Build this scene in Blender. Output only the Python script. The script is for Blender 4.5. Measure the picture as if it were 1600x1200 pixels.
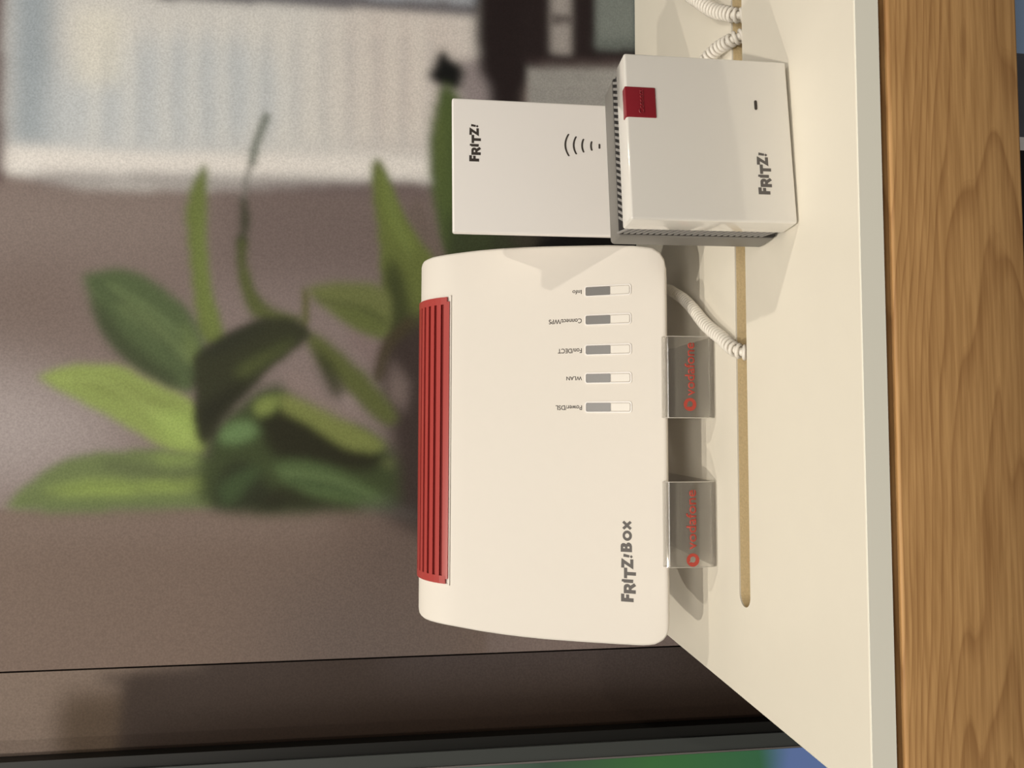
import bpy, bmesh, math, random
import numpy as np
from mathutils import Vector, Matrix

for o in list(bpy.data.objects):
    bpy.data.objects.remove(o, do_unlink=True)
scn = bpy.context.scene
COL = scn.collection
random.seed(4)

# ------------------------------------------------------------------ camera
# phone held sideways: the picture's left is the room's up
YAW, PITCH, ROLL = math.radians(3.126), math.radians(7.561), math.radians(0.537)
FPX = 1155.0
cf = Vector((math.sin(YAW) * math.cos(PITCH), math.cos(YAW) * math.cos(PITCH), -math.sin(PITCH)))
cr0 = Vector((math.cos(YAW), -math.sin(YAW), 0))
cu0 = cr0.cross(cf)
cr = cr0 * math.cos(ROLL) + cu0 * math.sin(ROLL)
cu = -cr0 * math.sin(ROLL) + cu0 * math.cos(ROLL)
cam_data = bpy.data.cameras.new('camera')
cam_data.sensor_fit = 'HORIZONTAL'
cam_data.sensor_width = 36.0
cam_data.lens = 36.0 * FPX / 1600.0
cam_data.clip_start = 0.01
cam = bpy.data.objects.new('camera', cam_data)
COL.objects.link(cam)
rot = Matrix((-cu, cr, -cf)).transposed()      # camera x = room down, camera y = room right
cam.matrix_world = Matrix.Translation((0, 0, 0.19)) @ rot.to_4x4()
scn.camera = cam

# ------------------------------------------------------------------ world, ceiling spots, exposure
world = bpy.data.worlds.new('shop_light')
scn.world = world
world.use_nodes = True
bg = world.node_tree.nodes['Background']
bg.inputs[0].default_value = (1.0, 0.93, 0.85, 1)
bg.inputs[1].default_value = 0.095

def aimed_spot(name, direction, dist, energy, radius, color=(1.0, 0.92, 0.79), aim=(0.0, 0.43, 0.06), cone=50):
    d = Vector(direction).normalized()
    l = bpy.data.lights.new(name, 'SPOT')
    l.energy = energy
    l.color = color
    l.shadow_soft_size = radius
    l.spot_size = math.radians(cone)
    l.spot_blend = 0.4
    o = bpy.data.objects.new(name, l)
    COL.objects.link(o)
    o.location = Vector(aim) + d * dist
    o.rotation_euler = (-d).to_track_quat('-Z', 'Y').to_euler()
    return o

aimed_spot('ceiling_spot_a', (-0.27, -0.63, 1.0), 2.2, 73, 0.022)
aimed_spot('ceiling_spot_b', (0.43, -0.30, 0.86), 2.2, 42, 0.022)
aimed_spot('ceiling_spot_c', (-0.63, -0.37, 1.0), 2.2, 38, 0.022)
aimed_spot('left_fill', (-1.0, -0.25, 0.36), 2.2, 22, 0.08)  # unseen low spot added at the left to brighten side faces

# broad unseen fill light added in front to brighten the front faces
pl = bpy.data.lights.new('front_fill', 'AREA')
pl.shape = 'RECTANGLE'; pl.size = 1.3; pl.size_y = 0.6
pl.energy = 19; pl.color = (1.0, 0.94, 0.86)
po = bpy.data.objects.new('front_fill', pl)
COL.objects.link(po)
po.location = (-0.3, -1.7, 1.55)
po.rotation_euler = (Vector((0, 0.43, 0.06)) - po.location).to_track_quat('-Z', 'Y').to_euler()

scn.view_settings.view_transform = 'Standard'
scn.view_settings.look = 'None'
scn.view_settings.gamma = 1.0
scn.view_settings.use_curve_mapping = False
scn.view_settings.exposure = 0.0

# ------------------------------------------------------------------ helpers
def lin(c):
    out = []
    for v in c[:3]:
        v = v / 255.0
        out.append(v / 12.92 if v <= 0.04045 else ((v + 0.055) / 1.055) ** 2.4)
    return (out[0], out[1], out[2], 1.0)

def mat(name, color, rough=0.5, spec=0.5, metal=0.0, coat=0.0, bump=None, vary=0.0, vscale=40.0):
    m = bpy.data.materials.new(name)
    m.use_nodes = True
    nt = m.node_tree
    p = nt.nodes['Principled BSDF']
    p.inputs['Base Color'].default_value = color
    p.inputs['Roughness'].default_value = rough
    p.inputs['Specular IOR Level'].default_value = spec
    p.inputs['Metallic'].default_value = metal
    p.inputs['Coat Weight'].default_value = coat
    p.inputs['Coat Roughness'].default_value = 0.08
    tc = nt.nodes.new('ShaderNodeTexCoord')
    if vary:
        n = nt.nodes.new('ShaderNodeTexNoise')
        n.inputs['Scale'].default_value = vscale
        n.inputs['Detail'].default_value = 6
        nt.links.new(tc.outputs['Object'], n.inputs['Vector'])
        mx = nt.nodes.new('ShaderNodeMix')
        mx.data_type = 'RGBA'
        mx.inputs[6].default_value = tuple(c * (1 - vary) for c in color[:3]) + (1,)
        mx.inputs[7].default_value = tuple(min(1, c * (1 + vary)) for c in color[:3]) + (1,)
        nt.links.new(n.outputs['Fac'], mx.inputs[0])
        nt.links.new(mx.outputs[2], p.inputs['Base Color'])
    if bump:
        n2 = nt.nodes.new('ShaderNodeTexNoise')
        n2.inputs['Scale'].default_value = bump[0]
        n2.inputs['Detail'].default_value = 3
        nt.links.new(tc.outputs['Object'], n2.inputs['Vector'])
        b = nt.nodes.new('ShaderNodeBump')
        b.inputs['Strength'].default_value = bump[1]
        b.inputs['Distance'].default_value = bump[2]
        nt.links.new(n2.outputs['Fac'], b.inputs['Height'])
        nt.links.new(b.outputs['Normal'], p.inputs['Normal'])
    return m

def mesh_obj(name, verts, faces, material, parent=None, smooth=False):
    me = bpy.data.meshes.new(name)
    me.from_pydata([tuple(v) for v in verts], [], [tuple(f) for f in faces])
    me.update()
    return link(name, me, material, parent, smooth)

def link(name, me, material, parent=None, smooth=False):
    if material is not None:
        me.materials.clear()
        me.materials.append(material)
    if smooth:
        for p in me.polygons:
            p.use_smooth = True
    o = bpy.data.objects.new(name, me)
    COL.objects.link(o)
    if parent is not None:
        o.parent = parent
    return o

def bm_obj(name, bm, material, parent=None, smooth=False):
    bmesh.ops.recalc_face_normals(bm, faces=bm.faces)
    me = bpy.data.meshes.new(name)
    bm.to_mesh(me)
    bm.free()
    return link(name, me, material, parent, smooth)

def empty(name, loc=(0, 0, 0), rot=(0, 0, 0)):
    o = bpy.data.objects.new(name, None)
    o.empty_display_size = 0.02
    o.location = loc
    o.rotation_euler = rot
    COL.objects.link(o)
    return o

def tag(o, label=None, cat=None, group=None, kind=None):
    if label: o['label'] = label
    if cat: o['category'] = cat
    if group: o['group'] = group
    if kind: o['kind'] = kind
    return o

def box_bm(x0, x1, y0, y1, z0, z1, bev=0.0, seg=3):
    bm = bmesh.new()
    bmesh.ops.create_cube(bm, size=1.0)
    for v in bm.verts:
        v.co = Vector((x0 + (v.co.x + .5) * (x1 - x0), y0 + (v.co.y + .5) * (y1 - y0), z0 + (v.co.z + .5) * (z1 - z0)))
    if bev:
        bmesh.ops.bevel(bm, geom=list(bm.edges), offset=bev, segments=seg, affect='EDGES', profile=0.5)
    return bm

def box(name, b, material, parent=None, bev=0.0, seg=3):
    return bm_obj(name, box_bm(*b, bev=bev, seg=seg), material, parent, smooth=False)

def shade_auto(o, deg=35):
    me = o.data
    for p in me.polygons:
        p.use_smooth = True
    bm = bmesh.new()
    bm.from_mesh(me)
    lim = math.radians(deg)
    for e in bm.edges:
        if len(e.link_faces) == 2 and e.calc_face_angle(0) > lim:
            e.smooth = False
    bm.to_mesh(me)
    bm.free()

def rounded_rect(x0, x1, z0, z1, r, n=5):
    pts = []
    for cx, cz, a0 in ((x1 - r, z1 - r, 0), (x0 + r, z1 - r, 90), (x0 + r, z0 + r, 180), (x1 - r, z0 + r, 270)):
        for k in range(n + 1):
            a = math.radians(a0 + 90 * k / n)
            pts.append((cx + r * math.cos(a), cz + r * math.sin(a)))
    return pts

def prism(name, loops, y0, y1, material, parent=None):
    """flat shape(s) in the x-z plane with thickness from y0 (front) to y1; loops = list of (outer, [holes])"""
    bm = bmesh.new()
    for outer, holes in loops:
        es = []
        for lp in [outer] + list(holes):
            vs = [bm.verts.new((p[0], y0, p[1])) for p in lp]
            es += [bm.edges.new((vs[i], vs[(i + 1) % len(vs)])) for i in range(len(vs))]
        res = bmesh.ops.triangle_fill(bm, use_beauty=True, use_dissolve=False, edges=es)
        fs = [g for g in res['geom'] if isinstance(g, bmesh.types.BMFace)]
        ext = bmesh.ops.extrude_face_region(bm, geom=fs)
        for g in ext['geom']:
            if isinstance(g, bmesh.types.BMVert):
                g.co.y = y1
    return bm_obj(name, bm, material, parent)

def text_mesh(name, body, material, parent, origin, width, height=None, along=(1, 0, 0), up=(0, 0, 1), bold=0.0, thick=0.00015):
    """lettering set with the built-in font, fitted to a width; stands on origin, runs along, thickness towards along x up"""
    cu_ = bpy.data.curves.new(name, 'FONT')
    cu_.body = body
    cu_.size = 1.0
    cu_.offset = bold
    cu_.resolution_u = 4
    to = bpy.data.objects.new(name + '_tmp', cu_)
    COL.objects.link(to)
    dg = bpy.context.evaluated_depsgraph_get()
    me = bpy.data.meshes.new_from_object(to.evaluated_get(dg))
    bpy.data.objects.remove(to, do_unlink=True)
    bpy.data.curves.remove(cu_)
    xs = [v.co.x for v in me.vertices]
    ys = [v.co.y for v in me.vertices]
    sx = width / (max(xs) - min(xs))
    sy = sx if height is None else height / (max(ys) - min(ys))
    A, U = Vector(along), Vector(up)
    N = A.cross(U)
    O = Vector(origin)
    bm = bmesh.new()
    bm.from_mesh(me)
    ext = bmesh.ops.extrude_face_region(bm, geom=list(bm.faces))
    top = {g for g in ext['geom'] if isinstance(g, bmesh.types.BMVert)}
    mnx, mny = min(xs), (min(ys) if height is not None else 0.0)
    for v in bm.verts:
        t = thick if v in top else 0.0
        v.co = O + A * ((v.co.x - mnx) * sx) + U * ((v.co.y - mny) * sy) + N * t
    bpy.data.meshes.remove(me)
    return bm_obj(name, bm, material, parent)

def smooth_path(pts, n):
    """Catmull-Rom through the points, n samples per span"""
    P = [Vector(p) for p in pts]
    P = [P[0] * 2 - P[1]] + P + [P[-1] * 2 - P[-2]]
    out = []
    for i in range(1, len(P) - 2):
        for k in range(n):
            t = k / n
            a, b, c, d = P[i - 1], P[i], P[i + 1], P[i + 2]
            out.append(0.5 * ((2 * b) + (c - a) * t + (2 * a - 5 * b + 4 * c - d) * t * t + (3 * b - 3 * c + d - a) * t ** 3))
    out.append(P[-2])
    return out

def sweep(name, path, radius, material, parent=None, sides=8):
    """round tube along a path; radius may be a list"""
    verts, faces = [], []
    T0 = None
    Nn = Vector((0, 0, 1))
    for i, p in enumerate(path):
        a = path[max(i - 1, 0)]
        b = path[min(i + 1, len(path) - 1)]
        t = (b - a).normalized()
        Nn = (Nn - t * Nn.dot(t))
        if Nn.length < 1e-6:
            Nn = t.orthogonal()
        Nn.normalize()
        B = t.cross(Nn)
        r = radius[i] if isinstance(radius, (list, tuple)) else radius
        for k in range(sides):
            an = 2 * math.pi * k / sides
            verts.append(p + Nn * (r * math.cos(an)) + B * (r * math.sin(an)))
    n = len(path)
    for i in range(n - 1):
        for k in range(sides):
            k2 = (k + 1) % sides
            faces.append((i * sides + k, i * sides + k2, (i + 1) * sides + k2, (i + 1) * sides + k))
    faces.append(tuple(range(sides))[::-1])
    faces.append(tuple((n - 1) * sides + k for k in range(sides)))
    return mesh_obj(name, verts, faces, material, parent, smooth=True)

# ------------------------------------------------------------------ materials
M = {}
M['shelf_white'] = mat('shelf_white', (0.80, 0.755, 0.655, 1), 0.42, 0.4, vary=0.015, vscale=60, bump=(900, 0.05, 0.0002))
M['board_front_lit'] = mat('board_front_lit', (0.94, 0.93, 0.83, 1), 0.5, 0.3)
M['router_white'] = mat('router_white', (0.80, 0.755, 0.695, 1), 0.55, 0.30, vary=0.01, vscale=120)
M['gloss_white'] = mat('gloss_white', (0.80, 0.775, 0.73, 1), 0.12, 0.5, coat=0.8)
M['satin_white'] = mat('satin_white', (0.90, 0.87, 0.85, 1), 0.22, 0.45)
M['red_vent'] = mat('red_vent', (0.42, 0.056, 0.050, 1), 0.38, 0.4)
M['red_groove_shade'] = mat('red_groove_shade', (0.15, 0.009, 0.008, 1), 0.6, 0.2)  # darker copy of the vent red, painting shade into its grooves
M['red_button'] = mat('red_button', (0.26, 0.016, 0.026, 1), 0.35, 0.4)
M['print_grey'] = mat('print_grey', (0.125, 0.115, 0.11, 1), 0.5, 0.3)
M['print_dark'] = mat('print_dark', (0.055, 0.045, 0.040, 1), 0.5, 0.3)
M['led_grey'] = mat('led_grey', (0.20, 0.195, 0.19, 1), 0.25, 0.5)
M['slot_shade'] = mat('slot_shade', (0.64, 0.60, 0.55, 1), 0.5, 0.3)
M['button_white'] = mat('button_white', (0.84, 0.80, 0.74, 1), 0.3, 0.4)
M['housing_grey'] = mat('housing_grey', (0.205, 0.195, 0.18, 1), 0.42, 0.4, bump=(1500, 0.08, 0.0002))
M['gap_dark'] = mat('gap_dark', (0.025, 0.023, 0.023, 1), 0.6, 0.3)
M['fin_grey'] = mat('fin_grey', (0.27, 0.26, 0.25, 1), 0.45, 0.4)
M['cord_white'] = mat('cord_white', (0.80, 0.76, 0.69, 1), 0.35, 0.45)
M['voda_red'] = mat('voda_red', (0.46, 0.065, 0.045, 1), 0.5, 0.3)
M['frame_black'] = mat('frame_black', (0.010, 0.010, 0.009, 1), 0.45, 0.35)
M['frame_grey'] = mat('frame_grey', (0.060, 0.066, 0.064, 1), 0.4, 0.4)
M['frame_line'] = mat('frame_line', (0.35, 0.33, 0.32, 1), 0.25, 0.5, metal=0.6)
M['mdf'] = mat('mdf', (0.72, 0.57, 0.33, 1), 0.85, 0.15, vary=0.20, vscale=700, bump=(900, 0.4, 0.0004))
M['backing'] = mat('backing', (0.03, 0.02, 0.018, 1), 0.8, 0.2)

def acrylic():
    m = bpy.data.materials.new('clear_acrylic')
    m.use_nodes = True
    nt = m.node_tree
    nt.nodes.clear()
    out = nt.nodes.new('ShaderNodeOutputMaterial')
    tr = nt.nodes.new('ShaderNodeBsdfTransparent')
    tr.inputs[0].default_value = (0.96, 0.955, 0.945, 1)
    hz = nt.nodes.new('ShaderNodeBsdfDiffuse')
    hz.inputs[0].default_value = (0.75, 0.74, 0.70, 1)  # pale diffuse haze painted in for room reflections on the sheet
    m0 = nt.nodes.new('ShaderNodeMixShader')
    m0.inputs[0].default_value = 0.05
    nt.links.new(tr.outputs[0], m0.inputs[1])
    nt.links.new(hz.outputs[0], m0.inputs[2])
    gl = nt.nodes.new('ShaderNodeBsdfGlossy')
    gl.inputs['Roughness'].default_value = 0.05
    lw = nt.nodes.new('ShaderNodeLayerWeight')
    lw.inputs[0].default_value = 0.5
    pw = nt.nodes.new('ShaderNodeMath'); pw.operation = 'POWER'; pw.inputs[1].default_value = 3.5
    nt.links.new(lw.outputs['Facing'], pw.inputs[0])
    ma = nt.nodes.new('ShaderNodeMath'); ma.operation = 'MULTIPLY_ADD'
    ma.inputs[1].default_value = 0.6; ma.inputs[2].default_value = 0.04
    nt.links.new(pw.outputs[0], ma.inputs[0])
    mx = nt.nodes.new('ShaderNodeMixShader')
    nt.links.new(ma.outputs[0], mx.inputs[0])
    nt.links.new(m0.outputs[0], mx.inputs[1])
    nt.links.new(gl.outputs[0], mx.inputs[2])
    rf = nt.nodes.new('ShaderNodeBsdfGlass')
    rf.inputs['IOR'].default_value = 1.49
    rf.inputs['Roughness'].default_value = 0.0
    m3 = nt.nodes.new('ShaderNodeMixShader')
    m3.inputs[0].default_value = 0.38
    nt.links.new(mx.outputs[0], m3.inputs[1])
    nt.links.new(rf.outputs[0], m3.inputs[2])
    nt.links.new(m3.outputs[0], out.inputs[0])
    return m
M['acrylic'] = acrylic()
M['acrylic_glint'] = mat('acrylic_glint', (0.72, 0.68, 0.62, 1), 0.2, 0.6)

def oak():
    m = bpy.data.materials.new('oak')
    m.use_nodes = True
    nt = m.node_tree
    p = nt.nodes['Principled BSDF']
    p.inputs['Roughness'].default_value = 0.5
    p.inputs['Specular IOR Level'].default_value = 0.3
    N = nt.nodes.new
    tc = N('ShaderNodeTexCoord')
    # growth rings: nested cathedral arches low on the board, straight grain above
    sp = N('ShaderNodeSeparateXYZ')
    nt.links.new(tc.outputs['Object'], sp.inputs[0])
    mp = N('ShaderNodeMapping')
    mp.inputs['Scale'].default_value = (5.0, 20.0, 34.0)
    nt.links.new(tc.outputs['Object'], mp.inputs[0])
    n1 = N('ShaderNodeTexNoise')
    n1.inputs['Scale'].default_value = 1.0; n1.inputs['Detail'].default_value = 2.0
    nt.links.new(mp.outputs[0], n1.inputs['Vector'])
    def math_node(op, a_, b_, c_=None):
        q = N('ShaderNodeMath'); q.operation = op
        for k_, v_ in enumerate((a_, b_, c_)):
            if v_ is None: continue
            if isinstance(v_, (int, float)): q.inputs[k_].default_value = v_
            else: nt.links.new(v_, q.inputs[k_])
        return q.outputs[0]
    dz = math_node('ADD', sp.outputs[2], 0.0615)
    u = math_node('MULTIPLY', math_node('MULTIPLY', dz, dz), 3800.0)
    u = math_node('MULTIPLY_ADD', sp.outputs[0], 13.0, u)
    u = math_node('MULTIPLY_ADD', n1.outputs['Fac'], 5.5, u)
    frc = N('ShaderNodeMath'); frc.operation = 'FRACT'
    nt.links.new(u, frc.inputs[0])
    r1 = N('ShaderNodeValToRGB')
    e = r1.color_ramp.elements
    e[0].position = 0.0; e[0].color = (0.05, 0.05, 0.05, 1)
    e[1].position = 0.62; e[1].color = (0.30, 0.30, 0.30, 1)
    k = r1.color_ramp.elements.new(0.90); k.color = (1, 1, 1, 1)
    k = r1.color_ramp.elements.new(0.97); k.color = (0.25, 0.25, 0.25, 1)
    nt.links.new(frc.outputs[0], r1.inputs[0])
    # fine fibres
    mp2 = N('ShaderNodeMapping')
    mp2.inputs['Scale'].default_value = (26.0, 300.0, 640.0)
    nt.links.new(tc.outputs['Object'], mp2.inputs[0])
    n2 = N('ShaderNodeTexNoise'); n2.inputs['Scale'].default_value = 1.0; n2.inputs['Detail'].default_value = 4
    nt.links.new(mp2.outputs[0], n2.inputs['Vector'])
    r2 = N('ShaderNodeValToRGB')
    r2.color_ramp.elements[0].position = 0.36; r2.color_ramp.elements[1].position = 0.66
    nt.links.new(n2.outputs['Fac'], r2.inputs[0])
    base = N('ShaderNodeMix'); base.data_type = 'RGBA'
    base.inputs[6].default_value = lin((206, 162, 108))
    base.inputs[7].default_value = lin((160, 116, 72))
    mulr = N('ShaderNodeMath'); mulr.operation = 'MULTIPLY'; mulr.inputs[1].default_value = 0.62
    nt.links.new(r1.outputs[0], mulr.inputs[0])
    nt.links.new(mulr.outputs[0], base.inputs[0])
    fib = N('ShaderNodeMix'); fib.data_type = 'RGBA'; fib.blend_type = 'MULTIPLY'
    fib.inputs[0].default_value = 0.62
    dk = N('ShaderNodeMix'); dk.data_type = 'RGBA'
    dk.inputs[6].default_value = (0.62, 0.56, 0.50, 1); dk.inputs[7].default_value = (1, 1, 1, 1)
    nt.links.new(r2.outputs[0], dk.inputs[0])
    nt.links.new(base.outputs[2], fib.inputs[6])
    nt.links.new(dk.outputs[2], fib.inputs[7])
    nt.links.new(fib.outputs[2], p.inputs['Base Color'])
    b = N('ShaderNodeBump'); b.inputs['Strength'].default_value = 0.15; b.inputs['Distance'].default_value = 0.0003
    nt.links.new(n2.outputs['Fac'], b.inputs['Height'])
    nt.links.new(b.outputs['Normal'], p.inputs['Normal'])
    return m
M['oak'] = oak()

def mural_print():
    m = bpy.data.materials.new('mural_print')
    m.use_nodes = True
    nt = m.node_tree
    p = nt.nodes['Principled BSDF']
    p.inputs['Roughness'].default_value = 0.7
    p.inputs['Specular IOR Level'].default_value = 0.15
    at = nt.nodes.new('ShaderNodeVertexColor'); at.layer_name = 'print'
    tc = nt.nodes.new('ShaderNodeTexCoord')
    n = nt.nodes.new('ShaderNodeTexNoise')
    n.inputs['Scale'].default_value = 650; n.inputs['Detail'].default_value = 2
    nt.links.new(tc.outputs['Object'], n.inputs['Vector'])
    r = nt.nodes.new('ShaderNodeMapRange')
    r.inputs['From Min'].default_value = 0.25; r.inputs['From Max'].default_value = 0.75
    r.inputs['To Min'].default_value = 0.86; r.inputs['To Max'].default_value = 1.14
    nt.links.new(n.outputs['Fac'], r.inputs[0])
    mx = nt.nodes.new('ShaderNodeMix'); mx.data_type = 'RGBA'; mx.blend_type = 'MULTIPLY'
    mx.inputs[0].default_value = 1.0
    nt.links.new(at.outputs[0], mx.inputs[6])
    nt.links.new(r.outputs[0], mx.inputs[7])
    nt.links.new(mx.outputs[2], p.inputs['Base Color'])
    return m
M['mural'] = mural_print()

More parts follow.
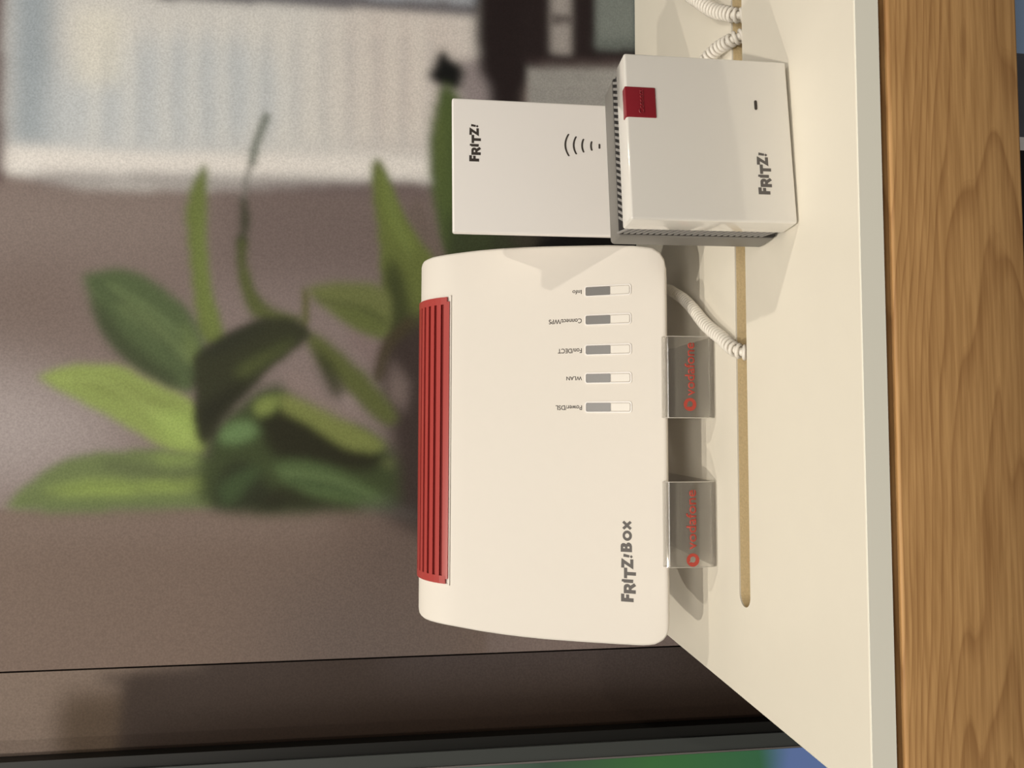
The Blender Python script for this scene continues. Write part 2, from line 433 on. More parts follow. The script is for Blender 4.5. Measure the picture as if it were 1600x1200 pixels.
# the wall picture and the side panel: shapes in wall millimetres (x right, z up), colour, softness, opacity[, line width]
MURAL=[
('p',[(178.1,547.7),(186.7,353.8),(144.8,352.8),(138.1,546.1)],(140,127,119),24.3,0.8),
('p',[(202.4,354.1),(213.1,130.6),(103.5,130.1),(98.1,351.7)],(108,95,91),21.6,0.7),
('p',[(49.1,542.6),(30.3,464.4),(-14.4,397.2),(-34.2,448.4),(-48.1,538.7)],(165,155,151),22.7,0.95),
('p',[(113.3,366.8),(118.0,194.3),(-19.9,193.0),(-19.5,363.5)],(140,127,123),16.2,0.5),
('p',[(118.5,536.3),(121.1,448.6),(70.6,447.0),(69.0,534.4)],(112,97,88),18.9,0.5),
('p',[(-65.0,538.0),(-70.2,129.4),(-238.9,128.7),(-219.2,531.9)],(117,101,90),2.2,1),
('p',[(-67.6,520.1),(-71.2,253.9),(-91.7,253.6),(-86.9,519.4)],(132,117,107),10.8,0.5),
('p',[(-121.0,302.9),(-125.3,129.2),(-197.8,128.9),(-190.9,301.5)],(100,89,83),32.4,0.8),
('p',[(-71.5,233.6),(-72.6,150.6),(-124.8,150.3),(-122.7,232.9)],(84,72,68),24.3,0.6),
('p',[(365.0,515.2),(398.5,131.3),(199.8,130.5),(202.4,195.1),(196.1,509.0)],(206,204,197),3.8,1),
('p',[(365.3,511.4),(368.4,476.5),(216.4,471.5),(214.6,506.0)],(148,158,163),8.6,0.95),
('p',[(274.0,477.2),(310.7,401.2),(306.5,311.1),(233.9,309.7),(214.9,470.5)],(186,193,195),11.9,0.7),
('p',[(331.6,461.0),(334.4,426.3),(271.1,424.5),(268.9,459.0)],(218,214,198),7.6,0.8),
('p',[(365.1,260.4),(375.7,131.2),(229.7,130.7),(229.1,248.0)],(199,187,177),21.6,0.7),
('p',[(325.5,451.7),(326.3,441.6),(221.7,438.4),(221.2,448.4)],(226,222,210),3.8,0.3),
('p',[(308.0,439.1),(308.3,435.2),(218.4,432.6),(218.2,436.4)],(165,168,168),3.2,0.28),
('p',[(327.5,425.1),(328.3,414.9),(223.6,412.0),(223.1,422.1)],(226,222,210),3.8,0.3),
('p',[(309.9,412.5),(310.2,408.6),(219.8,406.1),(219.6,409.9)],(165,168,168),3.2,0.28),
('p',[(329.6,398.3),(330.4,388.0),(225.6,385.3),(225.0,395.5)],(226,222,210),3.8,0.3),
('p',[(311.9,385.5),(312.2,381.6),(221.2,379.3),(221.0,383.2)],(165,168,168),3.2,0.28),
('p',[(331.3,376.1),(332.1,365.6),(227.3,363.1),(226.7,373.5)],(226,222,210),3.8,0.3),
('p',[(313.5,363.2),(313.8,359.2),(222.3,357.1),(222.1,361.0)],(165,168,168),3.2,0.28),
('p',[(333.0,353.7),(333.9,343.1),(229.0,340.8),(228.5,351.3)],(226,222,210),3.8,0.3),
('p',[(315.1,340.7),(315.4,336.7),(223.5,334.7),(223.3,338.7)],(165,168,168),3.2,0.28),
('p',[(335.0,328.5),(335.8,317.8),(230.9,315.7),(230.3,326.3)],(226,222,210),3.8,0.3),
('p',[(317.0,315.4),(317.3,311.3),(224.8,309.5),(224.6,313.6)],(165,168,168),3.2,0.28),
('p',[(336.7,305.5),(337.6,294.8),(232.7,292.9),(232.1,303.6)],(226,222,210),3.8,0.3),
('p',[(318.7,292.4),(319.0,288.3),(226.0,286.6),(225.8,290.7)],(165,168,168),3.2,0.28),
('p',[(338.5,282.4),(339.4,271.5),(234.4,269.8),(233.9,280.6)],(226,222,210),3.8,0.3),
('p',[(320.4,269.1),(320.7,265.0),(227.2,263.5),(227.0,267.7)],(165,168,168),3.2,0.28),
('p',[(340.1,261.6),(341.0,250.6),(236.1,249.1),(235.5,260.0)],(226,222,210),3.8,0.3),
('p',[(321.9,248.3),(322.2,244.1),(228.3,242.8),(228.1,246.9)],(165,168,168),3.2,0.28),
('p',[(341.8,239.6),(342.7,228.5),(237.8,227.2),(237.2,238.2)],(226,222,210),3.8,0.3),
('p',[(323.5,226.1),(323.8,221.9),(229.4,220.8),(229.2,225.0)],(165,168,168),3.2,0.28),
('p',[(343.6,216.8),(344.4,205.6),(239.6,204.5),(239.0,215.6)],(226,222,210),3.8,0.3),
('p',[(325.1,203.3),(325.5,199.0),(230.6,198.1),(230.4,202.3)],(165,168,168),3.2,0.28),
('p',[(345.2,195.4),(346.1,184.1),(241.3,183.2),(240.7,194.4)],(226,222,210),3.8,0.3),
('p',[(326.7,181.8),(327.0,177.5),(231.7,176.7),(231.5,181.0)],(165,168,168),3.2,0.28),
('p',[(216.4,509.8),(217.5,369.3),(223.4,168.6),(208.0,168.5),(201.7,368.9),(197.1,509.1)],(226,221,212),4.3,0.95),
('p',[(362.3,545.8),(365.0,514.7),(187.5,508.2),(186.1,538.9)],(90,72,70),3.8,0.9),
('p',[(195.2,483.9),(198.8,354.1),(200.9,130.5),(191.0,130.5),(190.9,353.9),(188.6,483.7)],(98,84,84),4.9,0.75),
('p',[(358.1,409.9),(365.1,164.2),(363.7,139.5),(350.1,139.4),(348.9,169.5),(347.9,239.1),(345.8,322.1),(344.2,409.5)],(98,96,100),3.2,0.95),
('p',[(389.0,239.7),(398.0,136.9),(361.6,136.7),(360.1,169.6),(359.0,239.3)],(150,155,160),2.7,0.95),
('p',[(310.7,155.1),(313.5,114.4),(202.8,114.1),(201.0,154.4)],(128,118,118),4.9,0.9),
('p',[(397.6,141.3),(402.9,80.9),(316.8,83.7),(282.0,96.6),(197.5,108.6),(196.6,127.8),(280.0,128.1),(310.1,139.2)],(34,26,26),4.3,1),
('p',[(401.2,100.6),(411.0,-11.5),(316.3,-10.8),(308.8,100.5)],(36,28,28),3.8,1),
('p',[(403.5,74.1),(405.0,57.0),(320.9,57.2),(319.7,74.1)],(152,146,140),3.2,0.95),
('p',[(356.3,74.1),(357.7,55.9),(348.5,56.0),(347.1,74.1)],(70,62,60),2.7,0.8),
('p',[(407.0,34.0),(411.0,-11.5),(331.4,-10.9),(328.2,34.3)],(112,118,112),2.7,1),
('p',[(336.3,34.3),(339.6,-11.0),(330.3,-10.9),(327.1,34.3)],(74,80,76),4.3,0.6),
('p',[(308.6,95.5),(315.8,-10.8),(208.4,-9.9),(203.6,95.4)],(146,144,138),2.7,1),
('p',[(299.2,92.1),(305.9,-10.7),(302.5,-10.7),(295.8,92.1)],(128,126,122),2.2,0.5),
('p',[(290.1,92.1),(296.7,-10.6),(293.2,-10.6),(286.8,92.1)],(128,126,122),2.2,0.5),
('p',[(282.2,92.1),(288.6,-10.6),(285.1,-10.5),(278.9,92.1)],(128,126,122),2.2,0.5),
('p',[(314.7,96.6),(322.1,-10.8),(312.9,-10.7),(305.7,96.6)],(60,48,48),3.2,0.7),
('p',[(207.1,141.5),(214.4,-15.8),(101.4,-14.8),(97.8,140.9)],(60,56,46),5.4,1),
('p',[(187.3,86.5),(191.4,-9.8),(106.9,-9.1),(104.6,86.5)],(30,28,28),5.4,1),
('p',[(294.5,181.0),(317.6,169.3),(310.3,161.1),(304.3,150.7),(286.9,151.7),(282.3,163.6),(289.2,176.6)],(18,19,18),3.2,1),
('p',[(281.7,172.2),(287.8,163.6),(273.0,151.6),(229.3,138.8),(180.1,127.7),(130.9,124.8),(125.0,140.0),(129.8,162.6),(178.3,173.6),(227.2,179.3)],(75,89,49),3.2,1),
('p',[(254.9,176.4),(271.9,170.0),(227.9,166.5),(178.5,168.3),(216.6,172.8)],(93,104,57),4.9,0.7),
('p',[(178.8,160.2),(180.2,125.0),(131.9,92.0),(124.2,167.9)],(52,58,39),4.9,0.85),
('p',[(191.3,187.0),(172.6,180.0),(135.2,162.6),(124.0,173.2),(150.6,186.7),(177.4,194.9)],(106,94,86),2.7,0.8),
('p',[(221.7,222.8),(215.5,216.4),(198.4,209.9),(174.0,199.1),(154.9,186.7),(124.2,167.9),(75.8,167.5),(72.2,214.8),(117.4,217.4),(160.2,221.0),(192.3,225.6),(212.8,226.9)],(100,109,58),2.7,1),
('p',[(215.3,221.7),(203.7,214.2),(171.7,202.2),(145.1,189.3),(150.1,202.5),(176.5,216.0)],(113,126,65),3.2,0.7),
('p',[(139.0,212.4),(128.6,201.8),(102.0,194.2),(54.1,188.5),(53.7,213.5),(112.1,215.2)],(57,62,37),4.3,0.9),
('p',[(64.2,220.9),(97.6,151.6),(-83.1,150.6),(-71.8,213.1),(-19.8,208.6),(22.1,216.3)],(62,52,48),6.5,1),
('p',[(53.8,208.3),(32.8,193.5),(6.4,197.4),(22.1,211.6)],(120,106,100),4.3,0.9),
('p',[(84.8,246.0),(69.6,214.8),(43.1,219.6),(63.8,241.6)],(128,112,108),3.8,0.9),
('p',[(109.3,280.1),(113.9,266.9),(116.7,243.8),(114.7,220.5),(101.6,208.9),(74.9,211.7),(70.5,220.0),(80.7,243.3),(95.0,264.0)],(106,112,67),3.2,1),
('p',[(95.2,256.4),(95.8,230.6),(85.5,212.9),(71.7,216.9),(79.7,239.7)],(91,100,54),3.2,0.7),
('l',[(107.3,279.0),(94.7,277.8),(77.9,279.5)],(92,92,52),2.2,0.9,5.9),
('l',[(83.3,194.0),(64.3,212.1),(37.8,219.6)],(70,62,44),2.7,0.9,8.6),
('l',[(251.5,311.6),(240.5,315.9),(227.5,319.7),(213.5,322.4)],(109,115,104),2.2,0.9,7.0),
('l',[(213.5,322.4),(195.8,327.1),(181.5,328.3)],(116,116,108),2.2,0.85,3.8),
('l',[(178.3,328.2),(164.1,327.4),(146.7,328.6)],(59,62,45),2.7,0.9,7.6),
('l',[(146.7,329.1),(124.8,328.6),(108.2,323.3),(94.8,317.0)],(78,84,48),2.7,1,6.5),
('p',[(124.7,329.6),(125.9,323.6),(108.3,319.3),(93.1,302.0),(84.2,276.6),(77.5,296.7),(85.4,318.8),(103.9,327.2)],(87,93,54),3.2,1),
('p',[(211.6,359.8),(199.7,357.1),(176.0,358.0),(139.5,356.1),(108.5,352.0),(82.8,344.0),(62.2,340.1),(67.1,359.8),(97.8,364.5),(133.9,369.2),(165.0,372.5),(185.9,370.5),(200.9,365.0)],(106,117,64),2.7,1),
('p',[(191.6,360.8),(144.7,357.7),(103.3,352.8),(72.4,346.2),(82.6,355.3),(134.1,362.4)],(116,131,69),3.2,0.6),
('p',[(116.0,449.4),(119.4,439.1),(122.0,420.2),(117.4,403.3),(105.0,385.1),(89.5,368.2),(67.1,356.9),(46.6,354.4),(25.1,364.6),(26.0,376.3),(37.0,396.3),(50.9,415.2),(72.9,433.0),(96.9,443.1)],(83,97,64),3.2,1),
('p',[(100.0,443.2),(91.1,433.5),(66.1,413.8),(46.2,389.3),(36.2,374.6),(28.0,379.2),(38.0,398.7),(52.9,418.2),(74.8,434.9)],(60,67,46),4.3,0.85),
('p',[(101.5,421.9),(86.7,400.0),(61.7,372.8),(48.6,360.3),(48.5,370.1),(71.5,394.8),(88.9,419.2)],(108,123,80),3.8,0.8),
('p',[(82.2,373.3),(61.9,359.7),(44.0,359.3),(51.6,369.2)],(115,130,77),4.3,0.7),
('p',[(35.6,479.3),(42.7,464.8),(46.5,441.6),(44.8,417.9),(35.9,401.0),(27.0,383.0),(18.5,364.5),(0.8,354.3),(-24.6,353.7),(-22.5,377.9),(-7.4,404.6),(10.5,435.8),(24.3,461.9)],(139,154,86),2.7,1),
('p',[(10.7,397.9),(10.9,364.3),(-19.5,357.7),(-18.5,378.0)],(152,174,93),4.9,0.9),
('p',[(35.4,455.2),(32.7,422.3),(20.8,393.4),(10.8,369.1),(14.7,398.0),(24.5,436.2)],(121,132,73),3.2,0.6),
('p',[(-64.5,500.4),(-49.6,486.5),(-33.1,466.9),(-24.3,444.0),(-21.4,416.0),(-21.0,382.7),(-25.6,353.7),(-39.8,338.8),(-60.0,338.4),(-65.9,352.8),(-67.1,410.0),(-67.3,470.3)],(107,120,76),2.7,1),
('p',[(-52.6,475.4),(-45.0,443.4),(-45.4,401.1),(-42.8,348.5),(-50.9,345.4),(-54.4,391.4),(-56.9,443.0)],(142,161,83),3.8,0.85),
('p',[(-27.3,425.2),(-34.4,396.7),(-37.2,358.3),(-43.7,363.0),(-41.4,396.5),(-34.3,429.7)],(88,96,65),3.8,0.75),
('p',[(-25.4,396.9),(-23.5,363.4),(-30.6,352.6),(-33.5,382.4)],(133,152,84),3.8,0.7),
('p',[(-61.4,479.7),(-63.1,419.5),(-61.7,362.5),(-66.8,362.4),(-67.3,474.9)],(94,108,68),4.3,0.6),
('p',[(-14.5,355.0),(5.9,339.8),(31.8,300.8),(6.2,255.1),(-19.8,208.6),(-56.3,200.9),(-68.6,213.2),(-66.9,347.9)],(62,72,44),4.9,1),
('p',[(-66.9,347.9),(-39.8,341.2),(-29.8,324.3),(-50.2,304.2),(-67.6,294.0)],(44,47,33),4.3,0.9),
('p',[(0.8,315.1),(14.3,300.5),(13.3,280.4),(-14.6,234.4),(-27.6,213.6),(-38.0,226.4),(-34.1,264.6),(-25.8,299.7)],(42,42,28),4.3,1),
('p',[(-33.9,304.5),(-29.9,279.7),(-41.5,244.2),(-66.7,202.9),(-65.2,243.9),(-55.6,279.3)],(83,102,63),3.8,0.9),
('p',[(-65.3,313.8),(-50.3,294.3),(-61.9,264.1),(-68.4,233.7),(-68.4,313.7)],(44,44,30),3.8,0.85),
('p',[(-49.9,343.4),(-38.9,329.1),(-34.9,309.5),(-55.1,323.8),(-66.1,338.2)],(70,89,55),3.8,0.7),
('p',[(-9.4,344.4),(-0.2,334.8),(0.8,319.1),(-7.3,314.0),(-14.5,324.7),(-15.5,341.3)],(105,132,85),3.8,0.95),
('p',[(25.6,295.7),(20.6,275.5),(3.6,244.8),(-14.6,214.8),(-22.9,219.9),(-19.7,244.5),(-0.1,275.2),(11.2,295.4)],(119,127,71),3.2,1),
('p',[(13.1,317.8),(20.4,310.6),(22.5,297.6),(11.2,300.4),(6.0,312.7)],(129,143,78),3.2,0.9),
('p',[(42.3,291.0),(37.2,280.8),(19.2,260.3),(6.3,234.6),(3.1,242.3),(15.5,270.4),(26.7,290.7)],(140,124,118),3.8,0.8),
('p',[(76.3,281.5),(71.3,266.2),(53.3,243.0),(29.9,219.5),(5.3,202.6),(-1.0,214.0),(16.7,234.8),(37.4,255.5),(55.5,271.0)],(91,97,55),3.2,1),
('p',[(63.3,272.2),(53.1,258.3),(32.3,247.8),(19.2,251.2),(32.2,261.5)],(55,58,35),3.8,0.9),
('p',[(22.9,249.2),(21.9,242.5),(11.5,233.7),(11.4,242.4)],(146,132,126),3.2,0.8),
('p',[(-27.6,213.6),(-28.2,206.4),(-36.5,207.4),(-34.4,214.6)],(114,120,75),3.8,0.7),
('p',[(53.7,365.3),(62.0,354.8),(74.7,335.4),(84.5,314.8),(86.9,296.8),(82.0,281.6),(72.7,273.4),(63.2,281.3),(46.3,301.1),(25.4,320.6),(3.8,339.8),(-14.5,349.1),(-11.4,359.9),(16.0,363.0)],(53,55,38),2.7,1),
('p',[(44.4,330.8),(58.6,306.3),(68.3,286.4),(60.4,291.3),(46.2,311.1),(35.7,328.2)],(83,91,52),4.3,0.9),
('p',[(10.9,360.4),(26.3,340.3),(36.8,318.3),(25.4,325.5),(3.3,344.7),(-9.4,355.1)],(38,38,28),4.3,0.8),
('p',[(53.7,362.4),(68.4,341.2),(81.5,306.8),(72.0,316.6),(56.0,345.9)],(42,44,36),3.8,0.6),
('l',[(111.3,438.8),(91.5,414.5),(66.5,389.8),(38.8,365.0)],(71,82,56),2.7,0.5,4.9),
('l',[(108.5,428.3),(93.8,402.6),(71.9,375.5)],(119,136,90),2.7,0.45,3.8),
('l',[(208.9,218.4),(176.9,208.1),(139.6,194.5)],(112,124,70),2.2,0.5,3.2),
('l',[(100.2,266.7),(95.7,235.8),(82.9,212.8)],(66,71,43),2.7,0.5,4.3),
('l',[(35.3,464.5),(30.6,427.0),(5.7,388.2),(-14.4,363.7)],(163,180,104),2.7,0.4,4.3),
('l',[(-61.3,488.8),(-49.9,447.9),(-49.4,401.0),(-48.8,353.2)],(92,104,64),2.2,0.35,3.8),
('l',[(-45.3,284.4),(-53.3,244.0),(-66.6,208.1)],(58,72,46),2.7,0.5,5.4),
('l',[(-39.1,294.5),(-45.5,254.3),(-64.5,213.2)],(106,125,81),2.7,0.5,3.8),
('p',[(-56.2,215.4),(-72.2,182.1),(-72.4,161.2),(-82.9,161.1),(-71.8,213.1)],(70,66,62),5.4,0.6),
('p',[(-64.3,233.7),(-72.0,192.5),(-78.4,182.0),(-71.5,233.6)],(104,98,92),4.3,0.5),
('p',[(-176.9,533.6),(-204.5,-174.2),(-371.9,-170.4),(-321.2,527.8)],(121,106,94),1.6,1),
('p',[(-322.1,451.8),(-218.2,455.3),(-208.2,443.7),(-205.5,419.9),(-220.9,-173.9),(-366.6,-170.5)],(76,62,48),7.6,0.9),  # side panel: dark block in two soft-edged steps
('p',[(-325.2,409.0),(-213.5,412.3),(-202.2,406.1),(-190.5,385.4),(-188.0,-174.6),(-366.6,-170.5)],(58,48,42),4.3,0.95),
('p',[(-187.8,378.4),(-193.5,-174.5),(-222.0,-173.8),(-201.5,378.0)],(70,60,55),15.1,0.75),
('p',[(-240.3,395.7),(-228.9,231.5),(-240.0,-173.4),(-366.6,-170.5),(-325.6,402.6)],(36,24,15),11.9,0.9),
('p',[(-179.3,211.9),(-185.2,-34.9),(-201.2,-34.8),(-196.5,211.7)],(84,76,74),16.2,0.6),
]

# ------------------------------------------------------------------ wall with the printed panels
PRINT_GAIN = np.array([1.10, 1.12, 1.20])        # reflectance of the print's white
def paint(layers, xs, zs, base):
    """soft-edged shapes of the wall panels, evaluated on a grid of wall millimetres"""
    X, Z = np.meshgrid(xs, zs)
    step = xs[1] - xs[0]
    img = np.empty(X.shape + (3,)); img[:] = lin(base)[:3]
    def blur(a, sig):
        s = max(sig / step, 0.05)
        n = int(3 * s) + 1
        k = np.exp(-0.5 * (np.arange(-n, n + 1) / s) ** 2); k /= k.sum()
        for ax in (0, 1):
            pad = [(0, 0), (0, 0)]; pad[ax] = (n, n)
            b = np.pad(a, pad, mode='edge')
            a = sum(k[i] * np.take(b, np.arange(i, i + a.shape[ax]), axis=ax) for i in range(2 * n + 1))
        return a
    for L in layers:
        pts = L[1]
        if L[0] == 'p':
            if len(pts) > 4:
                pts = [(v.x, v.y) for v in smooth_path([(p[0], p[1], 0) for p in pts + pts[:1]], 4)][:-1]
            inside = np.zeros(X.shape, bool)
            for i in range(len(pts)):
                (xa, za), (xb, zb) = pts[i], pts[(i + 1) % len(pts)]
                if za == zb: continue
                c = ((za > Z) != (zb > Z)) & (X < (xb - xa) * (Z - za) / (zb - za) + xa)
                inside ^= c
            a = inside.astype(float)
        else:
            q = [(v.x, v.y) for v in smooth_path([(p[0], p[1], 0) for p in pts], 5)]
            d = np.full(X.shape, 1e9)
            for i in range(len(q) - 1):
                ax_, az_ = q[i]; bx_, bz_ = q[i + 1]
                ux, uz = bx_ - ax_, bz_ - az_
                t = np.clip(((X - ax_) * ux + (Z - az_) * uz) / (ux * ux + uz * uz + 1e-9), 0, 1)
                d = np.minimum(d, np.hypot(X - ax_ - t * ux, Z - az_ - t * uz))
            a = (d < L[5] / 2).astype(float)
        a = blur(a, L[3])[..., None] * L[4]
        img = img * (1 - a) + np.array(lin(L[2])[:3]) * a
    return img

WALL_Y = 0.615
wall = box('wall_back', (-1.6, 1.6, WALL_Y + 0.003, WALL_Y + 0.03, -1.05, 1.5), M['backing'])
floor_ = box('floor', (-1.6, 1.6, -2.4, WALL_Y + 0.03, -1.08, -1.05), mat('floor_grey', (0.22, 0.20, 0.18, 1), 0.5, 0.3, vary=0.1, vscale=8))
tag(floor_, 'grey shop floor far below the shelf', 'floor', kind='structure')
tag(wall, 'wall behind the shelf covered with large printed plant picture panels', 'wall', kind='structure')

def panel(x0, x1, z0, z1, layers, base, step=2.0):
    xs = np.arange(x0, x1 + 0.01, step); zs = np.arange(z0, z1 + 0.01, step)
    xs = np.linspace(x0, x1, len(xs)); zs = np.linspace(z0, z1, len(zs))
    img = paint(layers, xs, zs, base) * PRINT_GAIN
    nx, nz = len(xs), len(zs)
    X, Z = np.meshgrid(xs, zs)
    front = np.stack([X.ravel() / 1000, np.full(X.size, WALL_Y), Z.ravel() / 1000], 1)
    idx = np.arange(nx * nz).reshape(nz, nx)
    quads = np.stack([idx[:-1, :-1], idx[:-1, 1:], idx[1:, 1:], idx[1:, :-1]], -1).reshape(-1, 4)
    # rim returning to the wall so the panel has thickness
    rim = np.concatenate([idx[0, :], idx[1:, -1], idx[-1, -2::-1], idx[-2:0:-1, 0]])
    back = front[rim].copy(); back[:, 1] += 0.003
    nb = len(rim); off = nx * nz
    rq = np.stack([rim, np.arange(nb) + off, (np.arange(nb) + 1) % nb + off, np.roll(rim, -1)], 1)
    verts = np.concatenate([front, back]); faces = np.concatenate([quads, rq])
    o = mesh_obj('printed_panel', verts.tolist(), faces.tolist(), M['mural'], wall)
    col = np.ones((len(verts), 4), np.float32)
    col[:off, :3] = np.clip(img, 0, 1).reshape(-1, 3)
    col[off:, :3] = 0.02
    at = o.data.color_attributes.new('print', 'FLOAT_COLOR', 'POINT')
    at.data.foreach_set('color', col.ravel())
    return o

pa = panel(-187.6, 440, -520, 600, MURAL[:-6], (124, 110, 103))
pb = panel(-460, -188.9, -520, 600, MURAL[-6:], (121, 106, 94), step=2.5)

# ------------------------------------------------------------------ screen at the left of the wall
scr = empty('wall_screen', (-0.30, 0.612, -0.30))
tag(scr, 'flat screen in a dark frame on the wall, cut off by the photo edge', 'screen')
def sbox(name, x0, x1, y0, y1, m, z0=-0.30, z1=0.75, bev=0.0):
    return box(name, (x0 + 0.30, x1 + 0.30, y0 - 0.612, y1 - 0.612, z0 + 0.30, z1 + 0.30), m, scr, bev)
sbox('frame_edge', -0.2590, -0.2502, 0.604, 0.6145, M['frame_black'])
sbox('frame_side', -0.2705, -0.2590, 0.602, 0.6145, M['frame_grey'], bev=0.0004)
sbox('trim_strip', -0.2718, -0.2705, 0.6012, 0.6145, M['frame_line'])
sbox('inner_gasket', -0.2732, -0.2718, 0.604, 0.6145, M['frame_black'])
def screen_picture():
    m = bpy.data.materials.new('screen_picture')
    m.use_nodes = True
    nt = m.node_tree
    p = nt.nodes['Principled BSDF']
    p.inputs['Base Color'].default_value = (0.02, 0.02, 0.02, 1)
    p.inputs['Roughness'].default_value = 0.25
    tc = nt.nodes.new('ShaderNodeTexCoord')
    sx = nt.nodes.new('ShaderNodeSeparateXYZ')
    nt.links.new(tc.outputs['Object'], sx.inputs[0])
    n = nt.nodes.new('ShaderNodeTexNoise'); n.inputs['Scale'].default_value = 9
    nt.links.new(tc.outputs['Object'], n.inputs['Vector'])
    ad = nt.nodes.new('ShaderNodeMath'); ad.operation = 'MULTIPLY_ADD'; ad.inputs[1].default_value = 0.10
    nt.links.new(n.outputs['Fac'], ad.inputs[0]); nt.links.new(sx.outputs[2], ad.inputs[2])
    r = nt.nodes.new('ShaderNodeValToRGB')
    e = r.color_ramp.elements
    e[0].position = 0.0; e[0].color = lin((88, 108, 150))
    e[1].position = 1.0; e[1].color = lin((60, 90, 60))
    for pos, c in ((0.21, (88, 108, 152)), (0.245, (44, 92, 58)), (0.34, (50, 98, 48)), (0.44, (52, 72, 55)), (0.52, (96, 112, 100))):
        k = r.color_ramp.elements.new(pos); k.color = lin(c)
    nt.links.new(ad.outputs[0], r.inputs[0])
    nt.links.new(r.outputs[0], p.inputs['Emission Color'])
    p.inputs['Emission Strength'].default_value = 0.9
    return m
sbox('picture', -0.50, -0.2732, 0.606, 0.6145, screen_picture())

# ------------------------------------------------------------------ display shelf
SH_X0, SH_X1, SH_Y0, SH_Y1 = -0.158, 0.46, 0.2925, 0.6135
shelf = empty('display_shelf', (0.0, 0.45, 0.0))
tag(shelf, 'white shelf board with cable slot on an oak front rail', 'shelf')
SY0, SY1, SXL, SXR = 0.4030, 0.4172, -0.1050, 0.43
def off(v): return (v[0], v[1] - 0.45, v[2])
def slot_loop(n=14):
    r = (SY1 - SY0) / 2; cy = (SY0 + SY1) / 2; cx = SXL + r
    pts = [(SXR, SY0), (SXR, SY1)]
    for k in range(n + 1):
        a = math.radians(90 + 180 * k / n)
        pts.append((cx + r * math.cos(a), cy + r * math.sin(a)))
    return pts
def build_board():
    T = 0.011
    bm = bmesh.new()
    def ring(pts, z): return [bm.verts.new(off((p[0], p[1], z))) for p in pts]
    def edges(vs): return [bm.edges.new((vs[i], vs[(i + 1) % len(vs)])) for i in range(len(vs))]
    b = 0.0009
    out0 = [(SH_X0 + b, SH_Y0 + b), (SH_X1, SH_Y0 + b), (SH_X1, SH_Y1), (SH_X0 + b, SH_Y1)]
    out1 = [(SH_X0 + b * .3, SH_Y0 + b * .3), (SH_X1, SH_Y0 + b * .3), (SH_X1, SH_Y1), (SH_X0 + b * .3, SH_Y1)]
    out2 = [(SH_X0, SH_Y0), (SH_X1, SH_Y0), (SH_X1, SH_Y1), (SH_X0, SH_Y1)]
    sl = slot_loop()
    o0 = ring(out0, 0); s0 = ring(sl, 0)
    bmesh.ops.triangle_fill(bm, use_beauty=True, edges=edges(o0) + edges(s0))
    o1 = ring(out1, -b * .3); o2 = ring(out2, -b); o3 = ring(out2, -T)
    s1 = ring(sl, -0.0009)
    for A, B in ((o0, o1), (o1, o2), (o2, o3), (s0, s1)):
        for i in range(len(A)):
            j = (i + 1) % len(A)
            bm.faces.new((A[i], A[j], B[j], B[i]))
    s3 = ring(sl, -T)
    es = [bm.edges.get((o3[i], o3[(i + 1) % 4])) for i in range(4)] + edges(s3)
    bmesh.ops.triangle_fill(bm, use_beauty=True, edges=es)
    return bm_obj('top_board', bm, M['shelf_white'], shelf)
build_board()
box('front_lit_strip', (SH_X0, SH_X1, SH_Y0 - 0.0004 - 0.45, SH_Y0 + 0.0004 - 0.45, -0.0110, -0.0001), M['board_front_lit'], shelf)  # added brighter strip, painting extra light on the board's front face
def slot_core():
    sl = slot_loop(); n = len(sl)
    verts, faces = [], []
    for p in sl: verts.append(off((p[0], p[1], -0.0009)))
    for p in sl: verts.append(off((p[0], p[1], -0.0110)))
    for i in range(n):
        j = (i + 1) % n
        faces.append((i, j, n + j, n + i))
    o = mesh_obj('slot_core', verts, faces, M['mdf'], shelf)
    o['label'] = 'raw brown fibreboard core inside the cable slot'
slot_core()
box('under_board', (SH_X0 + 0.002, SH_X1, 0.312 - 0.45, SH_Y1 - 0.45, -0.0152, -0.0112), M['backing'], shelf)
o = bm_obj('oak_rail', box_bm(SH_X0, SH_X1, 0.2921 - 0.45, 0.335 - 0.45, -0.0790, -0.0152, bev=0.0014), M['oak'], shelf)
shade_auto(o)
o['label'] = 'oak front rail with long grain'
# brackets carrying the shelf from the wall, out of sight below
for bx in (-0.12, 0.40):
    box('bracket', (bx, bx + 0.02, 0.335 - 0.45, SH_Y1 - 0.45, -0.07, -0.0152), M['frame_grey'], shelf)

# ------------------------------------------------------------------ router
TILT = math.radians(25)
router = empty('wifi_router', (-0.0149, 0.452, 0.0306), (-TILT, 0, 0))
tag(router, 'large white router with red vent strip leaning on two clear holders', 'router')
RIGHT = [(129.6, 171.1), (132.1, 168.2), (133.5, 160.3), (134.4, 150.6), (135.1, 140.9), (135.7, 126.7), (135.9, 103.4), (135.1, 80.8), (134.0, 58.7), (132.9, 37.3), (131.3, 20.5), (129.2, 9.0), (126.0, 4.1), (121.2, 1.3), (114.5, 0.0)]
LEFT = [(-117.0, 171.1), (-119.9, 169.2), (-121.6, 163.0), (-123.0, 148.7), (-125.1, 125.4), (-126.3, 102.8), (-126.5, 80.8), (-126.2, 59.4), (-125.6, 38.5), (-125.1, 22.2), (-124.6, 14.2), (-123.3, 8.2), (-120.1, 3.4), (-115.5, 0.7), (-109.5, 0.0)]
V0, RB = 0.145, 0.040           # above V0 the face rolls backwards round this radius
def bend(v, n):
    """height along the face, depth behind it -> local z, y"""
    if v <= V0: return v, n
    f = (v - V0) / RB
    return V0 + (RB - n) * math.sin(f), RB - (RB - n) * math.cos(f)
def unbend(z):
    return z if z <= V0 else V0 + RB * math.asin(min(1, (z - V0) / RB))
